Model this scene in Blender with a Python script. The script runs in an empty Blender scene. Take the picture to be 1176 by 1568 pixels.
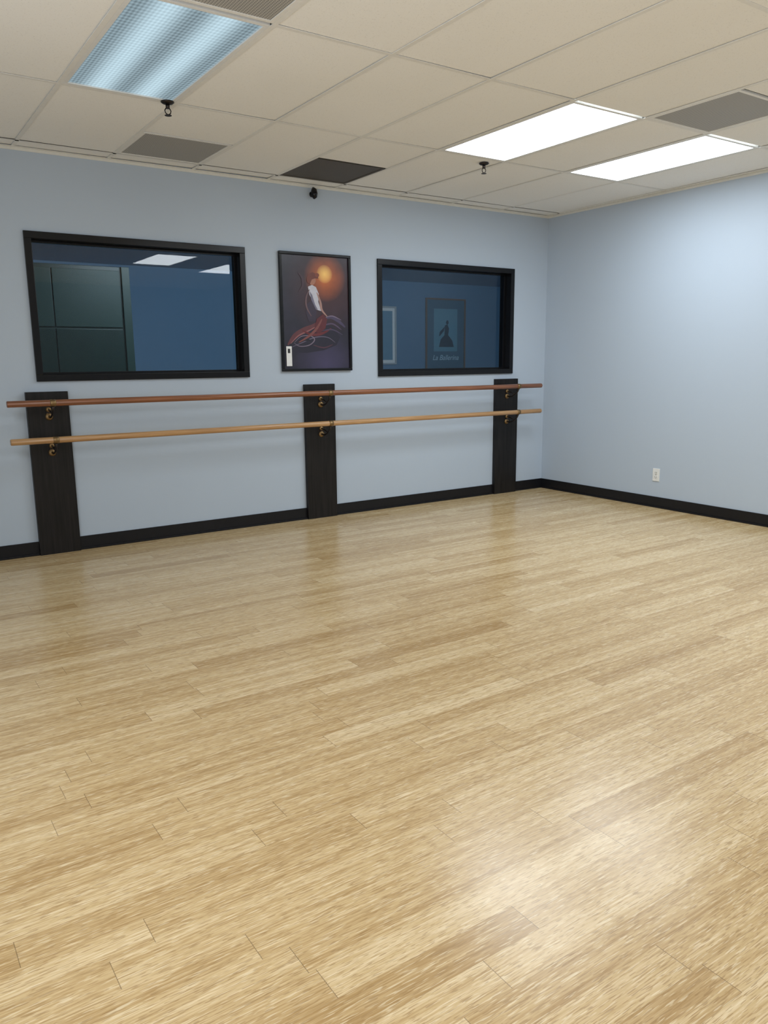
import bpy, bmesh, math, random
from mathutils import Vector
random.seed(7)
C=bpy.context.collection
sc=bpy.context.scene
sc.view_settings.view_transform='Standard'
sc.view_settings.look='None'
sc.view_settings.exposure=.17
sc.view_settings.gamma=1.0
H=2.736
U=.6096
GX=lambda k:-4.2976+U*k
GY=lambda j:-.160-U*j      # j=0,1,2,4.. grid rows

# ---------------------------------------------------------------- materials
def srgb(r,g,b):
    f=lambda c:(c/255/12.92) if c/255<=.04045 else ((c/255+.055)/1.055)**2.4
    return (f(r),f(g),f(b),1)
def newmat(n):
    m=bpy.data.materials.new(n);m.use_nodes=True
    nt=m.node_tree;b=nt.nodes['Principled BSDF'];return m,nt,b
def N(nt,t,**kw):
    n=nt.nodes.new(t)
    for k,v in kw.items():setattr(n,k,v)
    return n
def M(nt,op,a,b=None,c=None):
    n=nt.nodes.new('ShaderNodeMath');n.operation=op
    for i,v in enumerate((a,b,c)):
        if v is None:continue
        if isinstance(v,(int,float)):n.inputs[i].default_value=v
        else:nt.links.new(v,n.inputs[i])
    return n.outputs[0]
def mixc(nt,f,a,b,mode='MIX'):
    n=nt.nodes.new('ShaderNodeMix');n.data_type='RGBA';n.blend_type=mode
    for s,v in ((n.inputs[0],f),(n.inputs[6],a),(n.inputs[7],b)):
        if isinstance(v,(int,float,tuple,list)):s.default_value=v
        else:nt.links.new(v,s)
    return n.outputs[2]
def plain(n,col,rough=.5,metal=0,noise=.06,scale=30,bump=0,coat=0,spec=.5,det=2):
    m,nt,b=newmat(n)
    tc=N(nt,'ShaderNodeTexCoord');nz=N(nt,'ShaderNodeTexNoise');nz.inputs['Scale'].default_value=scale;nz.inputs['Detail'].default_value=det
    nt.links.new(tc.outputs['Object'],nz.inputs['Vector'])
    lo=tuple(c*(1-noise) for c in col[:3])+(1,);hi=tuple(min(1,c*(1+noise)) for c in col[:3])+(1,)
    nt.links.new(mixc(nt,nz.outputs['Fac'],lo,hi),b.inputs['Base Color'])
    b.inputs['Roughness'].default_value=rough;b.inputs['Metallic'].default_value=metal
    b.inputs['Coat Weight'].default_value=coat;b.inputs['Specular IOR Level'].default_value=spec
    if bump:
        bp=N(nt,'ShaderNodeBump');bp.inputs['Strength'].default_value=bump;bp.inputs['Distance'].default_value=.002
        nt.links.new(nz.outputs['Fac'],bp.inputs['Height']);nt.links.new(bp.outputs[0],b.inputs['Normal'])
    return m
WALL=plain('wall_paint',(.455,.525,.61,1),.62,noise=.02,scale=220,bump=.10,det=1,spec=.35)
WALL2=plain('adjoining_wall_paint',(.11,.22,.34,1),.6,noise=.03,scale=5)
TRIMW=plain('ceiling_angle_paint',(.72,.71,.66,1),.5)
BLK=plain('black_vinyl_base',(.008,.008,.010,1),.38,noise=.2,spec=.3)
BLKP=plain('black_gloss_paint',(.005,.005,.006,1),.25,noise=.2,spec=.3)
BRASS=plain('aged_brass',(.26,.17,.08,1),.45,metal=.9,noise=.25,scale=60)
DKMETAL=plain('dark_bronze',(.04,.033,.03,1),.4,metal=.8)
WHITE=plain('white_plastic',(.78,.78,.76,1),.35)
SLOT=plain('slot_dark',(.02,.02,.02,1),.6)
PLEN=plain('plenum_dark',(.02,.02,.018,1),.9)

def wood(n,c1,c2,axis='X',rough=.35,sc1=(3,90,90),coat=.1,spec=.5):
    m,nt,b=newmat(n)
    tc=N(nt,'ShaderNodeTexCoord');mp=N(nt,'ShaderNodeMapping')
    mp.inputs['Scale'].default_value=sc1
    nz=N(nt,'ShaderNodeTexNoise');nz.inputs['Scale'].default_value=1;nz.inputs['Detail'].default_value=4
    nt.links.new(tc.outputs['Object'],mp.inputs[0]);nt.links.new(mp.outputs[0],nz.inputs['Vector'])
    r=N(nt,'ShaderNodeValToRGB');r.color_ramp.elements[0].position=.3;r.color_ramp.elements[0].color=c1;r.color_ramp.elements[1].position=.7;r.color_ramp.elements[1].color=c2
    nt.links.new(nz.outputs['Fac'],r.inputs[0]);nt.links.new(r.outputs[0],b.inputs['Base Color'])
    b.inputs['Roughness'].default_value=rough;b.inputs['Coat Weight'].default_value=coat
    b.inputs['Specular IOR Level'].default_value=spec
    bp=N(nt,'ShaderNodeBump');bp.inputs['Strength'].default_value=.15;bp.inputs['Distance'].default_value=.001
    nt.links.new(nz.outputs['Fac'],bp.inputs['Height']);nt.links.new(bp.outputs[0],b.inputs['Normal'])
    return m
RED=wood('cherry_rail_wood',(.17,.06,.025,1),(.32,.125,.055,1))
GOLD=wood('oak_rail_wood',(.38,.20,.08,1),(.56,.33,.15,1))
POST=wood('black_stained_wood',(.005,.0045,.0045,1),(.014,.012,.012,1),sc1=(70,70,3),rough=.42,coat=0,spec=.3)

def floor_mat():
    m,nt,b=newmat('bamboo_plank_floor')
    L=nt.links.new
    tc=N(nt,'ShaderNodeTexCoord');sp=N(nt,'ShaderNodeSeparateXYZ');L(tc.outputs['Object'],sp.inputs[0])
    x,y=sp.outputs[0],sp.outputs[1]
    W=.096;LN=.93
    v=M(nt,'DIVIDE',y,W);row=M(nt,'FLOOR',v);fy=M(nt,'SUBTRACT',v,row)
    wn=N(nt,'ShaderNodeTexWhiteNoise',noise_dimensions='1D');L(row,wn.inputs['W'])
    u=M(nt,'ADD',M(nt,'DIVIDE',x,LN),M(nt,'MULTIPLY',wn.outputs['Value'],9.0))
    col=M(nt,'FLOOR',u);fx=M(nt,'SUBTRACT',u,col)
    cb=N(nt,'ShaderNodeCombineXYZ');L(row,cb.inputs[0]);L(col,cb.inputs[1])
    w2=N(nt,'ShaderNodeTexWhiteNoise',noise_dimensions='2D');L(cb.outputs[0],w2.inputs['Vector'])
    pid=w2.outputs['Value']
    ex=M(nt,'MULTIPLY',M(nt,'MINIMUM',fx,M(nt,'SUBTRACT',1,fx)),LN)
    ey=M(nt,'MULTIPLY',M(nt,'MINIMUM',fy,M(nt,'SUBTRACT',1,fy)),W)
    end=M(nt,'LESS_THAN',ex,.0009)
    side=M(nt,'LESS_THAN',ey,.0005)
    def grain(sx,sy,det=2,off=60):
        c=N(nt,'ShaderNodeCombineXYZ');L(M(nt,'MULTIPLY',x,sx),c.inputs[0]);L(M(nt,'MULTIPLY',y,sy),c.inputs[1]);L(M(nt,'MULTIPLY',pid,off),c.inputs[2])
        n=N(nt,'ShaderNodeTexNoise');n.inputs['Scale'].default_value=1;n.inputs['Detail'].default_value=det;L(c.outputs[0],n.inputs['Vector']);return n.outputs['Fac']
    g1=grain(8,200,3);g3=grain(26,330,1);g4=grain(20,260,1,90)
    strip=M(nt,'FLOOR',M(nt,'MULTIPLY',fy,5))
    cs=N(nt,'ShaderNodeCombineXYZ');L(M(nt,'ADD',strip,M(nt,'MULTIPLY',row,7)),cs.inputs[0]);L(col,cs.inputs[1])
    w3=N(nt,'ShaderNodeTexWhiteNoise',noise_dimensions='2D');L(cs.outputs[0],w3.inputs['Vector'])
    p2=M(nt,'POWER',pid,1.5)
    f=M(nt,'ADD',M(nt,'MULTIPLY',p2,-.30),M(nt,'ADD',M(nt,'MULTIPLY',g1,.92),M(nt,'MULTIPLY',w3.outputs['Value'],.22)))
    r=N(nt,'ShaderNodeValToRGB');e=r.color_ramp.elements
    e[0].position=.13;e[0].color=(.42,.265,.110,1);e[1].position=.80;e[1].color=(.77,.61,.38,1)
    k=e.new(.47);k.color=(.60,.43,.22,1)
    L(f,r.inputs[0])
    fl=N(nt,'ShaderNodeMapRange');fl.inputs['From Min'].default_value=.57;fl.inputs['From Max'].default_value=.62;L(g3,fl.inputs[0])
    f2=N(nt,'ShaderNodeMapRange');f2.inputs['From Min'].default_value=.60;f2.inputs['From Max'].default_value=.66;L(g4,f2.inputs[0])
    c0=mixc(nt,M(nt,'MULTIPLY',f2.outputs[0],.45),r.outputs[0],(.86,.74,.52,1))
    c1=mixc(nt,M(nt,'MULTIPLY',fl.outputs[0],.55),c0,(.31,.185,.075,1))
    seam=M(nt,'MAXIMUM',M(nt,'MULTIPLY',end,.60),M(nt,'MULTIPLY',side,.20))
    c2=mixc(nt,seam,c1,(.10,.06,.03,1))
    L(c2,b.inputs['Base Color'])
    L(M(nt,'ADD',M(nt,'MULTIPLY',g1,.12),.19),b.inputs['Roughness'])
    b.inputs['Specular IOR Level'].default_value=.5
    bp=N(nt,'ShaderNodeBump');bp.inputs['Strength'].default_value=.22;bp.inputs['Distance'].default_value=.0006
    L(M(nt,'SUBTRACT',g1,seam),bp.inputs['Height']);L(bp.outputs[0],b.inputs['Normal'])
    return m
FLOOR=floor_mat()

def tile_mat():
    m,nt,b=newmat('ceiling_tile');L=nt.links.new
    tc=N(nt,'ShaderNodeTexCoord')
    n1=N(nt,'ShaderNodeTexNoise');n1.inputs['Scale'].default_value=160;n1.inputs['Detail'].default_value=2;L(tc.outputs['Object'],n1.inputs['Vector'])
    n2=N(nt,'ShaderNodeTexNoise');n2.inputs['Scale'].default_value=1.6;n2.inputs['Detail'].default_value=1;L(tc.outputs['Object'],n2.inputs['Vector'])
    mr=N(nt,'ShaderNodeMapRange');mr.inputs['From Min'].default_value=.62;mr.inputs['From Max'].default_value=.70;L(n1.outputs['Fac'],mr.inputs[0])
    base=mixc(nt,n2.outputs['Fac'],(.85,.845,.81,1),(.90,.895,.87,1))
    L(mixc(nt,M(nt,'MULTIPLY',mr.outputs[0],.30),base,(.5,.48,.44,1)),b.inputs['Base Color'])
    b.inputs['Roughness'].default_value=.9;b.inputs['Specular IOR Level'].default_value=.1
    return m
TILE=tile_mat()
GRID=plain('grid_tee_paint',(.78,.77,.73,1),.5)

def perf(n,base,hole,pitch=.012):
    m,nt,b=newmat(n);L=nt.links.new
    tc=N(nt,'ShaderNodeTexCoord');sp=N(nt,'ShaderNodeSeparateXYZ');L(tc.outputs['Object'],sp.inputs[0])
    fr=lambda s:M(nt,'SUBTRACT',M(nt,'FRACT',M(nt,'DIVIDE',s,pitch)),.5)
    a,c=fr(sp.outputs[0]),fr(sp.outputs[1])
    d=M(nt,'SQRT',M(nt,'ADD',M(nt,'MULTIPLY',a,a),M(nt,'MULTIPLY',c,c)))
    L(mixc(nt,M(nt,'LESS_THAN',d,.30),base,hole),b.inputs['Base Color']);b.inputs['Roughness'].default_value=.6
    return m
PERF=perf('perforated_grille',(.42,.41,.38,1),(.15,.145,.14,1))
PERFD=perf('dusty_return_grille',(.10,.085,.065,1),(.03,.026,.022,1))

def lens(n,col,s,contrast):
    m,nt,b=newmat(n);L=nt.links.new
    nt.nodes.remove(b)
    tc=N(nt,'ShaderNodeTexCoord');sp=N(nt,'ShaderNodeSeparateXYZ');L(tc.outputs['Object'],sp.inputs[0])
    band=M(nt,'ADD',M(nt,'MULTIPLY',M(nt,'COSINE',M(nt,'MULTIPLY',sp.outputs[0],2*math.pi/.24)),-.5),.5)
    rib=M(nt,'ADD',M(nt,'MULTIPLY',M(nt,'SINE',M(nt,'MULTIPLY',sp.outputs[0],2*math.pi/.018)),.5),.5)
    rib2=M(nt,'ADD',M(nt,'MULTIPLY',M(nt,'SINE',M(nt,'MULTIPLY',sp.outputs[1],2*math.pi/.03)),.5),.5)
    f=M(nt,'ADD',M(nt,'MULTIPLY',band,contrast),M(nt,'ADD',1-contrast,M(nt,'MULTIPLY',M(nt,'ADD',rib,rib2),-.14)))
    e=N(nt,'ShaderNodeEmission');e.inputs['Color'].default_value=col
    L(M(nt,'MULTIPLY',f,s),e.inputs['Strength'])
    L(e.outputs[0],nt.nodes['Material Output'].inputs['Surface'])
    return m
def lens_plain(n,col,s):
    m,nt,b=newmat(n);nt.nodes.remove(b)
    e=N(nt,'ShaderNodeEmission');e.inputs['Color'].default_value=col;e.inputs['Strength'].default_value=s
    nt.links.new(e.outputs[0],nt.nodes['Material Output'].inputs['Surface']);return m
LENS_B=lens_plain('prismatic_lens_bright',(.86,.94,1,1),12.5)
LENS_C=lens_plain('prismatic_lens_full',(.88,.95,1,1),15)
LENS_D=lens('prismatic_lens_dim',(.60,.80,.90,1),.88,.48)

def glass_mat():
    m,nt,b=newmat('window_glass');L=nt.links.new;nt.nodes.remove(b)
    t=N(nt,'ShaderNodeBsdfTransparent');t.inputs[0].default_value=(.85,.92,.95,1)
    g=N(nt,'ShaderNodeBsdfGlossy');g.inputs['Roughness'].default_value=.01
    fr=N(nt,'ShaderNodeFresnel');fr.inputs[0].default_value=1.5
    mx=N(nt,'ShaderNodeMixShader');L(fr.outputs[0],mx.inputs[0]);L(t.outputs[0],mx.inputs[1]);L(g.outputs[0],mx.inputs[2])
    L(mx.outputs[0],nt.nodes['Material Output'].inputs['Surface']);return m
GLASS=glass_mat()

# ---------------------------------------------------------------- mesh helpers
class MB:
    def __init__(s):s.bm=bmesh.new();s.mats=[]
    def mi(s,m):
        if m not in s.mats:s.mats.append(m)
        return s.mats.index(m)
    def box(s,x0,x1,y0,y1,z0,z1,m,bev=0):
        r=bmesh.ops.create_cube(s.bm,size=1);vs=r['verts']
        for v in vs:
            v.co.x=x0 if v.co.x<0 else x1;v.co.y=y0 if v.co.y<0 else y1;v.co.z=z0 if v.co.z<0 else z1
        i=s.mi(m)
        fs={f for v in vs for f in v.link_faces}
        for f in fs:f.material_index=i
        if bev:
            es={e for v in vs for e in v.link_edges}
            rr=bmesh.ops.bevel(s.bm,geom=list(es),offset=bev,segments=2,affect='EDGES',profile=.7)
            for f in rr['faces']:f.material_index=i
        return vs
    def tube(s,pts,rad,m,seg=16,cap=True):
        i=s.mi(m);rings=[]
        pts=[Vector(p) for p in pts]
        rads=rad if isinstance(rad,(list,tuple)) else [rad]*len(pts)
        for k,p in enumerate(pts):
            t=(pts[min(k+1,len(pts)-1)]-pts[max(k-1,0)]).normalized()
            a=Vector((1,0,0)) if abs(t.x)<.9 else Vector((0,0,1))
            n=t.cross(a).normalized();b=t.cross(n).normalized()
            rings.append([s.bm.verts.new(p+rads[k]*(math.cos(2*math.pi*j/seg)*n+math.sin(2*math.pi*j/seg)*b)) for j in range(seg)])
        for a,b in zip(rings,rings[1:]):
            for j in range(seg):
                f=s.bm.faces.new((a[j],a[(j+1)%seg],b[(j+1)%seg],b[j]));f.material_index=i;f.smooth=True
        if cap:
            for r in (rings[0][::-1],rings[-1]):
                f=s.bm.faces.new(r);f.material_index=i
    def poly(s,pts,m):
        f=s.bm.faces.new([s.bm.verts.new(p) for p in pts]);f.material_index=s.mi(m)
    def done(s,name,parent=None,loc=(0,0,0)):
        bmesh.ops.recalc_face_normals(s.bm,faces=s.bm.faces[:])
        me=bpy.data.meshes.new(name);s.bm.to_mesh(me);s.bm.free()
        for m in s.mats:me.materials.append(m)
        o=bpy.data.objects.new(name,me);C.objects.link(o);o.location=loc
        if parent:o.parent=parent
        return o
def empty(n,loc=(0,0,0)):
    o=bpy.data.objects.new(n,None);C.objects.link(o);o.location=loc;return o

# ---------------------------------------------------------------- room shell
XL,YF=-7.6,-9.0
W1=(-4.896,-3.305,1.2185,2.2129);W2=(-2.067,-.458,1.2005,2.2047)
CAS=.034
def hole(w):return (w[0]+CAS,w[1]-CAS,w[2]+CAS,w[3]-CAS)
h1,h2=hole(W1),hole(W2)
TH=.14
b=MB();b.box(XL-.15,.15,YF-.15,TH*.5,-.06,0,FLOOR);b.done('floor')
b=MB()
zt=H+.12
for x0,x1,z0,z1 in [(XL-.15,h1[0],0,zt),(h1[0],h1[1],0,h1[2]),(h1[0],h1[1],h1[3],zt),(h1[1],h2[0],0,zt),(h2[0],h2[1],0,h2[2]),(h2[0],h2[1],h2[3],zt),(h2[1],0,0,zt)]:
    b.box(x0,x1,0,TH,z0,z1,WALL)
b.done('wall_back')
b=MB();b.box(0,.14,YF-.15,TH,0,zt,WALL);b.done('wall_right')
b=MB();b.box(XL-.14,XL,YF-.15,0,0,zt,WALL);b.done('wall_left')
b=MB();b.box(XL,0,YF-.14,YF,0,zt,WALL);b.done('wall_front')
P1=(-4.9806,-4.7036);P2=(-2.8206,-2.5335);P3=(-.6936,-.4005)
b=MB()
for x0,x1 in [(XL,P1[0]),(P1[1],P2[0]),(P2[1],P3[0]),(P3[1],0)]:
    b.box(x0,x1,-.010,0,0,.098,BLK,.002);b.box(x0,x1,-.020,-.009,0,.014,BLK,.003)
b.done('baseboard_back')
b=MB();b.box(-.010,0,YF,-.010,0,.098,BLK,.002);b.box(-.02,-.009,YF,-.02,0,.014,BLK,.003);b.done('baseboard_right')
b=MB();b.box(XL,XL+.01,YF,-.01,0,.098,BLK,.002);b.done('baseboard_left')

# ---------------------------------------------------------------- ceiling
lights=[(-1,2,LENS_D),(3,2,LENS_B),(5,2,LENS_B),(3,7,LENS_C),(-4,5,LENS_C),(5,8,LENS_C)]  # far-left troffer is out of view, added for more room light
vents=[(0,0,PERF),(2,0,PERFD),(4,4,PERF),(-1,4,PERF)]
light_cells={}
for k,j,m in lights:
    light_cells[(k,j)]=1;light_cells[(k,j+1)]=1
vent_cells={(k,j):m for k,j,m in vents}
b=MB()
TEE=.012
tiles=[]
for k in range(-6,8):
    x0=GX(k) if k>-6 else XL
    x1=GX(k+1) if k<7 else 0
    if x1-x0<.05 and k==7: 
        tiles.append((x0,x1,YF,0));continue
    tiles.append((x0,x1,GY(0),0))
    j=0
    while GY(j)>YF:
        if (k,j) in light_cells or (k,j) in vent_cells: j+=1;continue
        n=2 if (j%2==0 and (k,j+1) not in light_cells and (k,j+1) not in vent_cells) else 1
        tiles.append((x0,x1,max(YF,GY(j+n)),GY(j)));j+=n
for x0,x1,y0,y1 in tiles:
    if x1-x0<.002 or y1-y0<.002:continue
    vs=b.box(x0+.004,x1-.004,y0+.004,y1-.004,H+.004,H+.02,TILE)
    tx=random.uniform(-.0015,.0015);ty=random.uniform(-.0015,.0015);dz=random.uniform(-.001,.002)
    for v in vs:
        v.co.z+=dz+tx*(1 if v.co.x>(x0+x1)/2 else -1)+ty*(1 if v.co.y>(y0+y1)/2 else -1)
b.box(XL,0,YF,0,H+.105,H+.12,PLEN)
for k in range(-5,8):
    b.box(GX(k)-TEE,GX(k)+TEE,YF,0,H-.0005,H+.0025,GRID)
b.box(XL,0,GY(0)-TEE,GY(0)+TEE,H-.0005,H+.0024,GRID)
for x0,x1,y0,y1 in tiles:
    if y0>YF+.1: b.box(x0,x1,y0-TEE,y0+TEE,H-.0004,H+.0023,GRID)
ceil=b.done('ceiling')
b=MB()
b.box(XL,0,-.022,0,H-.004,H-.0006,TRIMW);b.box(XL,0,-.003,0,H-.022,H-.004,TRIMW)
b.box(-.022,0,YF,-.022,H-.004,H-.0006,TRIMW);b.box(-.003,0,YF,-.003,H-.022,H-.004,TRIMW)
b.done('trim_1')

def troffer(k,j,m,name='fluorescent_troffer'):
    x0,x1=GX(k)+TEE,GX(k+1)-TEE;y1,y0=GY(j)-TEE,GY(j+2)+TEE
    cx,cy=(x0+x1)/2,(y0+y1)/2;hx,hy=(x1-x0)/2,(y1-y0)/2
    e=empty(name,(cx,cy,H))
    b=MB();fw=.022
    b.box(-hx,hx,-hy,-hy+fw,0,.014,WHITE,.002);b.box(-hx,hx,hy-fw,hy,0,.014,WHITE,.002)
    b.box(-hx,-hx+fw,-hy+fw,hy-fw,0,.014,WHITE,.002);b.box(hx-fw,hx,-hy+fw,hy-fw,0,.014,WHITE,.002)
    b.box(-hx+.005,hx-.005,-hy+.005,hy-.005,.06,.08,WHITE)
    b.box(-hx+.003,-hx+.006,-hy,hy,.013,.08,WHITE);b.box(hx-.006,hx-.003,-hy,hy,.013,.08,WHITE)
    b.done('housing',e)
    zl=.007
    b=MB();b.poly([(-hx+fw,-hy+fw,zl),(-hx+fw,hy-fw,zl),(hx-fw,hy-fw,zl),(hx-fw,-hy+fw,zl)],m)
    b.done('prismatic_lens',e)
for k,j,m in lights:troffer(k,j,m)
for k,j,m in vents:
    x0,x1=GX(k)+TEE,GX(k+1)-TEE;y1,y0=GY(j)-TEE,GY(j+1)+TEE
    cx,cy=(x0+x1)/2,(y0+y1)/2;h=(x1-x0)/2
    b=MB();fm=GRID if m is PERF else PERFD
    for q in [(-h,h,-h,-h+.02),(-h,h,h-.02,h),(-h,-h+.02,-h+.02,h-.02),(h-.02,h,-h+.02,h-.02)]:b.box(*q,0,.012,fm,.002)
    b.box(-h+.018,h-.018,-h+.018,h-.018,.004,.008,m)
    b.done('return_air_grille',None,(cx,cy,H))

# ---------------------------------------------------------------- windows
def window(w,n):
    x0,x1,z0,z1=w;c=.046
    e=empty('window_%d'%n,((x0+x1)/2,0,(z0+z1)/2));ex,ez=(x0+x1)/2,(z0+z1)/2
    X0,X1,Z0,Z1=x0-ex,x1-ex,z0-ez,z1-ez
    b=MB()
    for q in [(X0,X1,Z1-c,Z1),(X0,X1,Z0,Z0+c),(X0,X0+c,Z0+c,Z1-c),(X1-c,X1,Z0+c,Z1-c)]:
        b.box(q[0],q[1],-.018,0,q[2],q[3],BLKP,.003)
    i=CAS
    for q in [(X0+i,X1-i,Z1-c,Z1-i),(X0+i,X1-i,Z0+i,Z0+c),(X0+i,X0+c,Z0+c,Z1-c),(X1-c,X1-i,Z0+c,Z1-c)]:
        b.box(q[0],q[1],0,TH,q[2],q[3],BLKP)
    s=c+.016
    for q in [(X0+c,X1-c,Z1-s,Z1-c),(X0+c,X1-c,Z0+c,Z0+s),(X0+c,X0+s,Z0+s,Z1-s),(X1-s,X1-c,Z0+s,Z1-s)]:
        b.box(q[0],q[1],.062,.082,q[2],q[3],BLKP,.002)
    b.done('frame',e)
    b=MB();b.poly([(X0+c,.086,Z0+c),(X1-c,.086,Z0+c),(X1-c,.086,Z1-c),(X0+c,.086,Z1-c)],GLASS);b.done('glass_pane',e)
window(W1,1);window(W2,2)

# ---------------------------------------------------------------- ballet barre
e=empty('ballet_barre',(-2.68,0,0))
for i,(a,c) in enumerate((P1,P2,P3)):
    b=MB();b.box(a+2.68,c+2.68,-.036,0,0.0,1.149,POST,.003);b.done('post_%d'%(i+1),e)
def rail(z,m,n):
    b=MB();L0,L1=-5.127+2.68,-.240+2.68;r=.0215
    b.tube([(L0,-.2,z),(L0+.004,-.2,z),(-.3,-.2,z),(L1-.004,-.2,z),(L1,-.2,z)],[r-.003,r,r,r,r-.003],m,24)
    b.done(n,e)
rail(1.079,RED,'rail_upper');rail(.828,GOLD,'rail_lower')
k=0
for a,c in (P1,P2,P3):
    cx=(a+c)/2+2.68
    for z in (1.079,.828):
        k+=1;b=MB()
        for dz,r in ((-.100,.026),(-.052,.019)):
            b.tube([(cx,-.034,z+dz),(cx,-.042,z+dz),(cx,-.047,z+dz),(cx,-.050,z+dz)],[r,r,r*.75,r*.35],BRASS,20)
        b.box(cx-.014,cx+.014,-.044,-.034,z-.115,z-.035,DKMETAL,.003)
        pts=[(cx,-.045,z-.100),(cx,-.075,z-.104),(cx,-.115,z-.098),(cx,-.155,z-.078),(cx,-.185,z-.052),(cx,-.2,z-.022)]
        b.tube(pts,[.009,.007,.006,.006,.008,.011],DKMETAL,12)
        b.tube([(cx,-.045,z-.052),(cx,-.10,z-.062),(cx,-.15,z-.078)],.006,DKMETAL,10)
        b.tube([(cx-.019,-.2,z),(cx-.017,-.2,z),(cx+.017,-.2,z),(cx+.019,-.2,z)],[.0222,.0245,.0245,.0222],BRASS,24)
        b.done('bracket_%d'%k,e)

# ---------------------------------------------------------------- dancer picture on back wall
def flat(n,c,rough=.35):return plain(n,c,rough,noise=.18,scale=35,coat=.1)
def art_bg():
    m,nt,b=newmat('painting_background');L=nt.links.new
    tc=N(nt,'ShaderNodeTexCoord')
    def blob(cx,cz,r):
        mp=N(nt,'ShaderNodeMapping');mp.inputs['Location'].default_value=(-cx/r,0,-cz/r);mp.inputs['Scale'].default_value=(1/r,0,1/r)
        g=N(nt,'ShaderNodeTexGradient',gradient_type='SPHERICAL');L(tc.outputs['Object'],mp.inputs[0]);L(mp.outputs[0],g.inputs[0]);return g.outputs['Fac']
    nz=N(nt,'ShaderNodeTexNoise');nz.inputs['Scale'].default_value=9;nz.inputs['Detail'].default_value=6;L(tc.outputs['Object'],nz.inputs['Vector'])
    base=mixc(nt,nz.outputs['Fac'],srgb(16,14,24),srgb(46,40,58))
    base=mixc(nt,M(nt,'MULTIPLY',blob(.08,-.42,.30),.7),base,srgb(76,68,104))
    base=mixc(nt,M(nt,'MULTIPLY',blob(.10,.20,.40),.5),base,srgb(96,50,38))
    base=mixc(nt,M(nt,'MULTIPLY',blob(.09,.29,.20),M(nt,'ADD',nz.outputs['Fac'],.45)),base,srgb(200,104,44))
    base=mixc(nt,M(nt,'POWER',blob(.085,.315,.075),.7),base,srgb(252,204,112))
    L(base,b.inputs['Base Color']);b.inputs['Roughness'].default_value=.3;b.inputs['Coat Weight'].default_value=.15
    return m
ax0,ax1,az0,az1=-3.015,-2.346,1.258,2.208
acx,acz=(ax0+ax1)/2,(az0+az1)/2;hw,hh=(ax1-ax0)/2,(az1-az0)/2
e=empty('framed_dancer_picture',(acx,0,acz))
b=MB();f=.022
for q in [(-hw,hw,hh-f,hh),(-hw,hw,-hh,-hh+f),(-hw,-hw+f,-hh+f,hh-f),(hw-f,hw,-hh+f,hh-f)]:
    b.box(q[0],q[1],-.026,-.001,q[2],q[3],BLKP,.004)
b.done('frame',e)
iw,ih=hw-f,hh-f
def uv(px,py):
    return ((px/100-.5)*2*iw,(.5-py/170)*2*ih)
b=MB();b.box(-iw,iw,-.012,-.001,-ih,ih,art_bg());
lay=[0]
def shp(pts,c,name):
    lay[0]+=1;y=-.0122-.00012*lay[0]
    b.poly([(uv(*p)[0],y,uv(*p)[1]) for p in pts],flat(name,srgb(*c)))
def ell(cx,cy,rx,ry,c,name,rot=0,n=20):
    r=math.radians(rot)
    shp([(cx+rx*math.cos(t)*math.cos(r)-ry*math.sin(t)*math.sin(r),cy+rx*math.cos(t)*math.sin(r)+ry*math.sin(t)*math.cos(r)) for t in [2*math.pi*i/n for i in range(n)]],c,name)
def smooth(pts,k=5):
    out=[];n=len(pts)
    for i in range(n-1):
        p0=pts[max(i-1,0)];p1=pts[i];p2=pts[i+1];p3=pts[min(i+2,n-1)]
        for j in range(k):
            t=j/k
            out.append(tuple(.5*((2*p1[a])+(-p0[a]+p2[a])*t+(2*p0[a]-5*p1[a]+4*p2[a]-p3[a])*t*t+(-p0[a]+3*p1[a]-3*p2[a]+p3[a])*t**3) for a in (0,1)))
    out.append(pts[-1]);return out
def stroke(pts,w,c,name):
    pts=smooth(pts);up=[];dn=[]
    n=len(pts)
    for i,p in enumerate(pts):
        a=pts[max(i-1,0)];d=pts[min(i+1,n-1)];tx,ty=d[0]-a[0],d[1]-a[1];l=math.hypot(tx,ty) or 1
        ww=w*(.25+.75*math.sin(math.pi*(i+.5)/n))
        up.append((p[0]-ty/l*ww,p[1]+tx/l*ww));dn.append((p[0]+ty/l*ww,p[1]-tx/l*ww))
    shp(up+dn[::-1],c,name)
shp([(10,138),(25,118),(42,106),(60,100),(78,108),(86,122),(80,134),(60,142),(34,146),(16,146)],(30,25,42),'skirt_shadow')
stroke([(6,134),(16,120),(30,111),(46,104),(58,94)],3.4,(92,46,50),'skirt_rose')
stroke([(10,132),(22,120),(38,112),(52,104)],1.1,(138,84,84),'skirt_rose_light')
stroke([(10,138),(28,130),(48,122),(66,122),(78,130)],.8,(96,86,106),'skirt_hem')
stroke([(16,130),(26,121),(40,120),(46,126),(38,134),(24,136),(15,131)],.8,(118,104,120),'ribbon_loop')
stroke([(22,131),(30,126),(40,127)],2.2,(22,18,30),'ribbon_hollow')
stroke([(28,112),(42,118),(58,116),(72,108)],2.2,(98,32,36),'skirt_red')
stroke([(44,134),(60,138),(74,133)],1.1,(76,44,58),'skirt_plum')
stroke([(60,94),(72,91),(84,97),(94,106)],2.6,(70,60,86),'veil_lilac')
stroke([(62,92),(74,89),(88,95)],.8,(118,104,124),'veil_light')
stroke([(60,104),(74,101),(88,110)],1.2,(82,66,90),'veil_mauve')
stroke([(58,112),(74,110),(90,118)],1.0,(70,58,82),'veil_dim')
shp([(38,46),(44,43),(50,46),(54,56),(53,68),(57,82),(50,80),(45,68),(40,58)],(188,186,196),'blouse')
shp([(40,52),(44,58),(48,72),(52,80),(48,80),(43,68)],(108,104,124),'blouse_fold')
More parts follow.
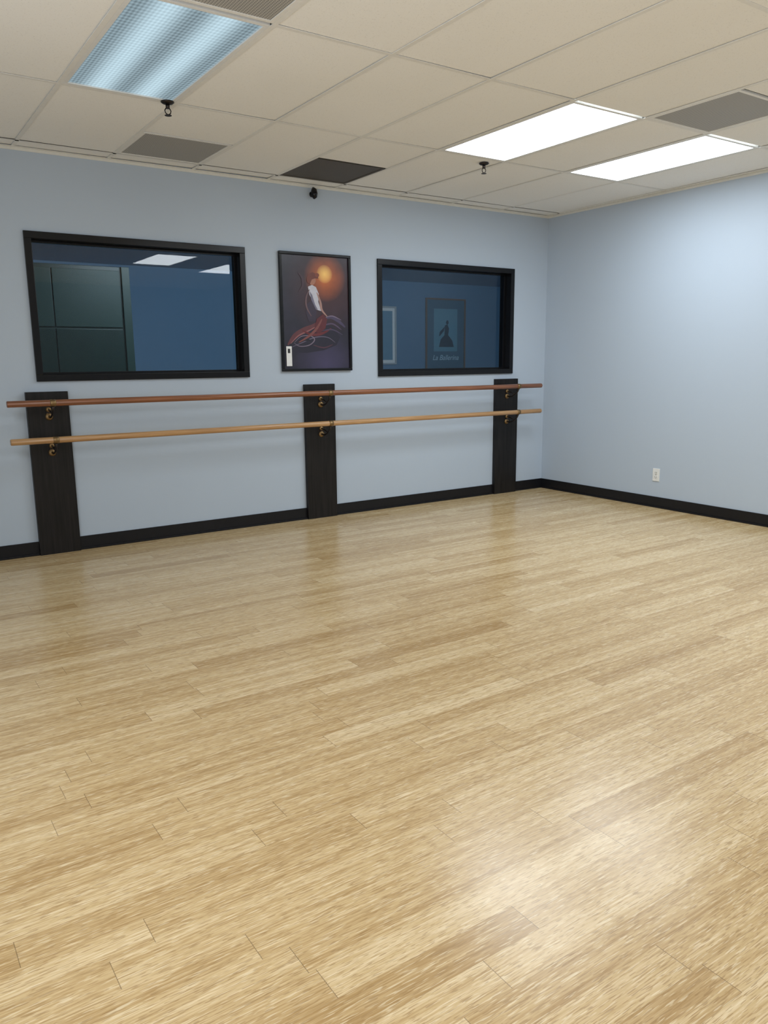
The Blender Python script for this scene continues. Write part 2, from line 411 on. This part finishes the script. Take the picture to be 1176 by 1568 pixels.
shp([(36,72),(43,66),(50,82),(48,98),(38,98),(34,86)],(52,40,58),'bodice')
stroke([(51,54),(56,68),(58,80),(66,90)],1.7,(160,124,114),'arm')
stroke([(40,50),(35,62),(35,76),(42,90)],1.3,(98,72,76),'arm_far')
shp([(50,94),(60,86),(66,94),(63,108),(54,116),(45,114)],(88,30,36),'lap_red')
stroke([(58,94),(50,108),(38,120),(22,130)],1.9,(118,66,62),'leg')
ell(45,37,4.6,6.4,(164,110,88),'face',20)
shp([(36,34),(39,27),(45,24),(52,27),(54,33),(49,33),(44,35),(41,42),(37,40)],(104,46,28),'hair')
ell(52,28,3.2,3.0,(124,58,32),'hair_bun')
stroke([(24,26),(30,34),(30,46),(24,54)],2.0,(60,36,46),'drape')
b.done('print',e)
b=MB();px0,pz0=uv(3,166);px1,pz1=uv(11,136)
b.box(px0,px1,-.018,-.0168,pz0,pz1,WHITE);xm=(px0+px1)/2
b.box(xm-.012,xm+.010,-.0185,-.0178,pz1-.055,pz1-.02,SLOT)
b.done('title_card',e)

# ---------------------------------------------------------------- outlet
e=empty('wall_outlet',(0,-1.436,.298))
b=MB();b.box(-.006,0,-.036,.036,-.058,.058,WHITE,.003);b.done('cover_plate',e)
b=MB()
for dz in (.020,-.020):
    b.box(-.0085,-.005,-.017,.017,dz-.014,dz+.014,WHITE,.002)
    b.box(-.0092,-.008,-.009,-.006,dz-.004,dz+.007,SLOT);b.box(-.0092,-.008,.006,.009,dz-.004,dz+.007,SLOT);b.box(-.0092,-.008,-.002,.002,dz-.011,dz-.007,SLOT)
b.tube([(-.005,0,0),(-.008,0,0)],.003,DKMETAL,10)
b.done('receptacles',e)

# ---------------------------------------------------------------- sprinklers and sensor
for x,y in ((-4.352,-1.40),(-1.972,-1.28)):
    b=MB()
    b.tube([(0,0,0),(0,0,-.004),(0,0,-.010),(0,0,-.013)],[.036,.036,.028,.016],DKMETAL,24)
    b.tube([(0,0,-.012),(0,0,-.035)],.011,DKMETAL,14)
    for s in (-1,1):b.tube([(s*.010,0,-.034),(s*.017,0,-.045),(s*.014,0,-.058),(s*.003,0,-.066)],.003,DKMETAL,8)
    b.tube([(0,0,-.064),(0,0,-.070)],.006,DKMETAL,12)
    b.tube([(0,0,-.069),(0,0,-.071)],.019,DKMETAL,20)
    b.done('fire_sprinkler_head',None,(x,y,H-.0006))
b=MB()
b.tube([(0,0,0),(0,-.010,0),(0,-.012,0)],[.022,.022,.016],BLKP,20)
b.tube([(0,-.010,0),(0,-.03,-.004)],.007,BLKP,12)
b.tube([(0,-.026,.030),(0,-.030,.036),(0,-.040,.026),(0,-.046,0),(0,-.044,-.026),(0,-.036,-.036),(0,-.032,-.038)],[.004,.016,.024,.026,.022,.010,.003],BLKP,18)
b.done('motion_sensor',None,(-2.691,0,2.665))

# ---------------------------------------------------------------- adjoining room seen through the windows
YB=6.0;AX0,AX1=-7.5,6.0
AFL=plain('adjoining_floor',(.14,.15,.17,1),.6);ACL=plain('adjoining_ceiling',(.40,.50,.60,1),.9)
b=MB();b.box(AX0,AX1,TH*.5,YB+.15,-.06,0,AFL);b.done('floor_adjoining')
b=MB();b.box(AX0,AX1,TH,YB+.15,H,H+.1,ACL);b.done('ceiling_adjoining')
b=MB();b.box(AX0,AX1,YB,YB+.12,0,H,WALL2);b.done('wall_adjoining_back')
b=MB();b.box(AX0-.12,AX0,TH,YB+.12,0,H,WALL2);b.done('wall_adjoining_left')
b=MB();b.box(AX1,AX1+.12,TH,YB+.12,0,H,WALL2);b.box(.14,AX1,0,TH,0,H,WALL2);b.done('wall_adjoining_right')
# added fill lights, hidden above the windows, brightening the adjoining room's far wall
for x,en in ((-2.6,62),(2.2,38)):
    ld=bpy.data.lights.new('adjoining_fill_light','AREA');ld.shape='RECTANGLE';ld.size=1.8;ld.size_y=.14;ld.energy=en;ld.color=(.76,.89,1)
    lo=bpy.data.objects.new('adjoining_fill_light',ld);C.objects.link(lo);lo.location=(x,.35,2.62)
    lo.rotation_euler=Vector((-.1,-1,.10)).to_track_quat('Z','Y').to_euler()
GRN=plain('dark_green_lacquer',(.005,.018,.014,1),.35,noise=.2,scale=6,spec=.2);GRN2=plain('green_lacquer_edge',(.010,.030,.024,1),.4,spec=.2)
e=empty('tall_cabinet',(-4.25,2.5,0))
b=MB();b.box(-.85,.78,0,.5,0,2.30,GRN,.004);b.done('carcass',e)
b=MB()
for x0,x1 in ((-.84,-.43),(-.42,.02),(.03,.68)):
    b.box(x0,x1,-.02,0,1.70,2.26,GRN2,.004);b.box(x0,x1,-.02,0,.08,1.68,GRN,.004)
b.box(.70,.78,-.03,0,0,2.30,GRN2,.004)
b.done('doors',e)
def framed(name,x,z,w,h,fc,bg,mat_w=0):
    e=empty(name,(x,YB,z));b=MB();f=.03
    for q in [(-w/2,w/2,h/2-f,h/2),(-w/2,w/2,-h/2,-h/2+f),(-w/2,-w/2+f,-h/2+f,h/2-f),(w/2-f,w/2,-h/2+f,h/2-f)]:b.box(q[0],q[1],-.03,0,q[2],q[3],fc,.004)
    b.done('frame',e)
    b=MB();b.box(-w/2+f,w/2-f,-.012,0,-h/2+f,h/2-f,WHITE if mat_w else bg)
    if mat_w:b.box(-w/2+f+mat_w,w/2-f-mat_w,-.014,-.011,-h/2+f+mat_w,h/2-f-mat_w,bg)
    b.done('print',e);return e
BRN=plain('brown_frame',(.16,.12,.10,1),.4)
e=framed('ballerina_poster',3.45,1.80,.95,1.34,BRN,plain('poster_slate',(.07,.15,.22,1),.4))
PB=plain('poster_teal',(.12,.29,.38,1),.5);PD=plain('poster_dark',(.02,.05,.08,1),.5);PT=plain('poster_lettering',(.42,.62,.72,1),.5)
b=MB()
b.box(-.28,.28,-.0135,-.012,-.30,.48,PB)
def pp(pts,m,y):b.poly([(p[0],y,p[1]) for p in pts],m)
pp([(-.02,.18),(.04,.20),(.08,.12),(.06,.0),(.16,-.10),(.20,-.22),(-.16,-.22),(-.12,-.08),(-.03,0)],PD,-.0145)
pp([(.0,.22),(.02,.27),(.06,.27),(.07,.22),(.04,.19)],PD,-.0147)
pp([(-.02,.16),(-.14,.06),(-.16,-.02),(-.13,-.01),(-.04,.08)],PD,-.0149)
b.done('dancer_figure',e)
cu=bpy.data.curves.new('lettering','FONT');cu.body='La Ballerina';cu.size=.135;cu.align_x='CENTER';cu.shear=.3;cu.extrude=.001
t=bpy.data.objects.new('lettering',cu);C.objects.link(t);t.parent=e;t.location=(0,-.015,-.46);t.rotation_euler=(math.pi/2,0,0);cu.materials.append(PT)
framed('framed_print',2.06,1.78,.50,1.02,plain('pale_frame',(.40,.44,.46,1),.4),plain('print_blue',(.14,.28,.38,1),.5),.05)

# ---------------------------------------------------------------- added fill light, out of view, aimed up to brighten ceiling and walls
ld=bpy.data.lights.new('ceiling_fill_light','AREA');ld.shape='RECTANGLE';ld.size=5.2;ld.size_y=1.7;ld.energy=100;ld.color=(.97,.98,1)
lo=bpy.data.objects.new('ceiling_fill_light',ld);C.objects.link(lo);lo.location=(XL+.5,-5.9,1.0)
lo.rotation_euler=Vector((-1,0,-1.1)).to_track_quat('Z','Y').to_euler()

# ---------------------------------------------------------------- world and camera
w=bpy.data.worlds.new('world');sc.world=w;w.use_nodes=True
w.node_tree.nodes['Background'].inputs[0].default_value=(.6,.75,1,1);w.node_tree.nodes['Background'].inputs[1].default_value=.05
cd=bpy.data.cameras.new('camera');co=bpy.data.objects.new('camera',cd);C.objects.link(co)
co.location=(-5.9543,-5.8627,1.338);co.rotation_euler=(1.3789,.0097,-.5935)
cd.sensor_fit='VERTICAL';cd.sensor_height=24;cd.lens=1192.775/1568*24;cd.clip_start=.02
sc.camera=co
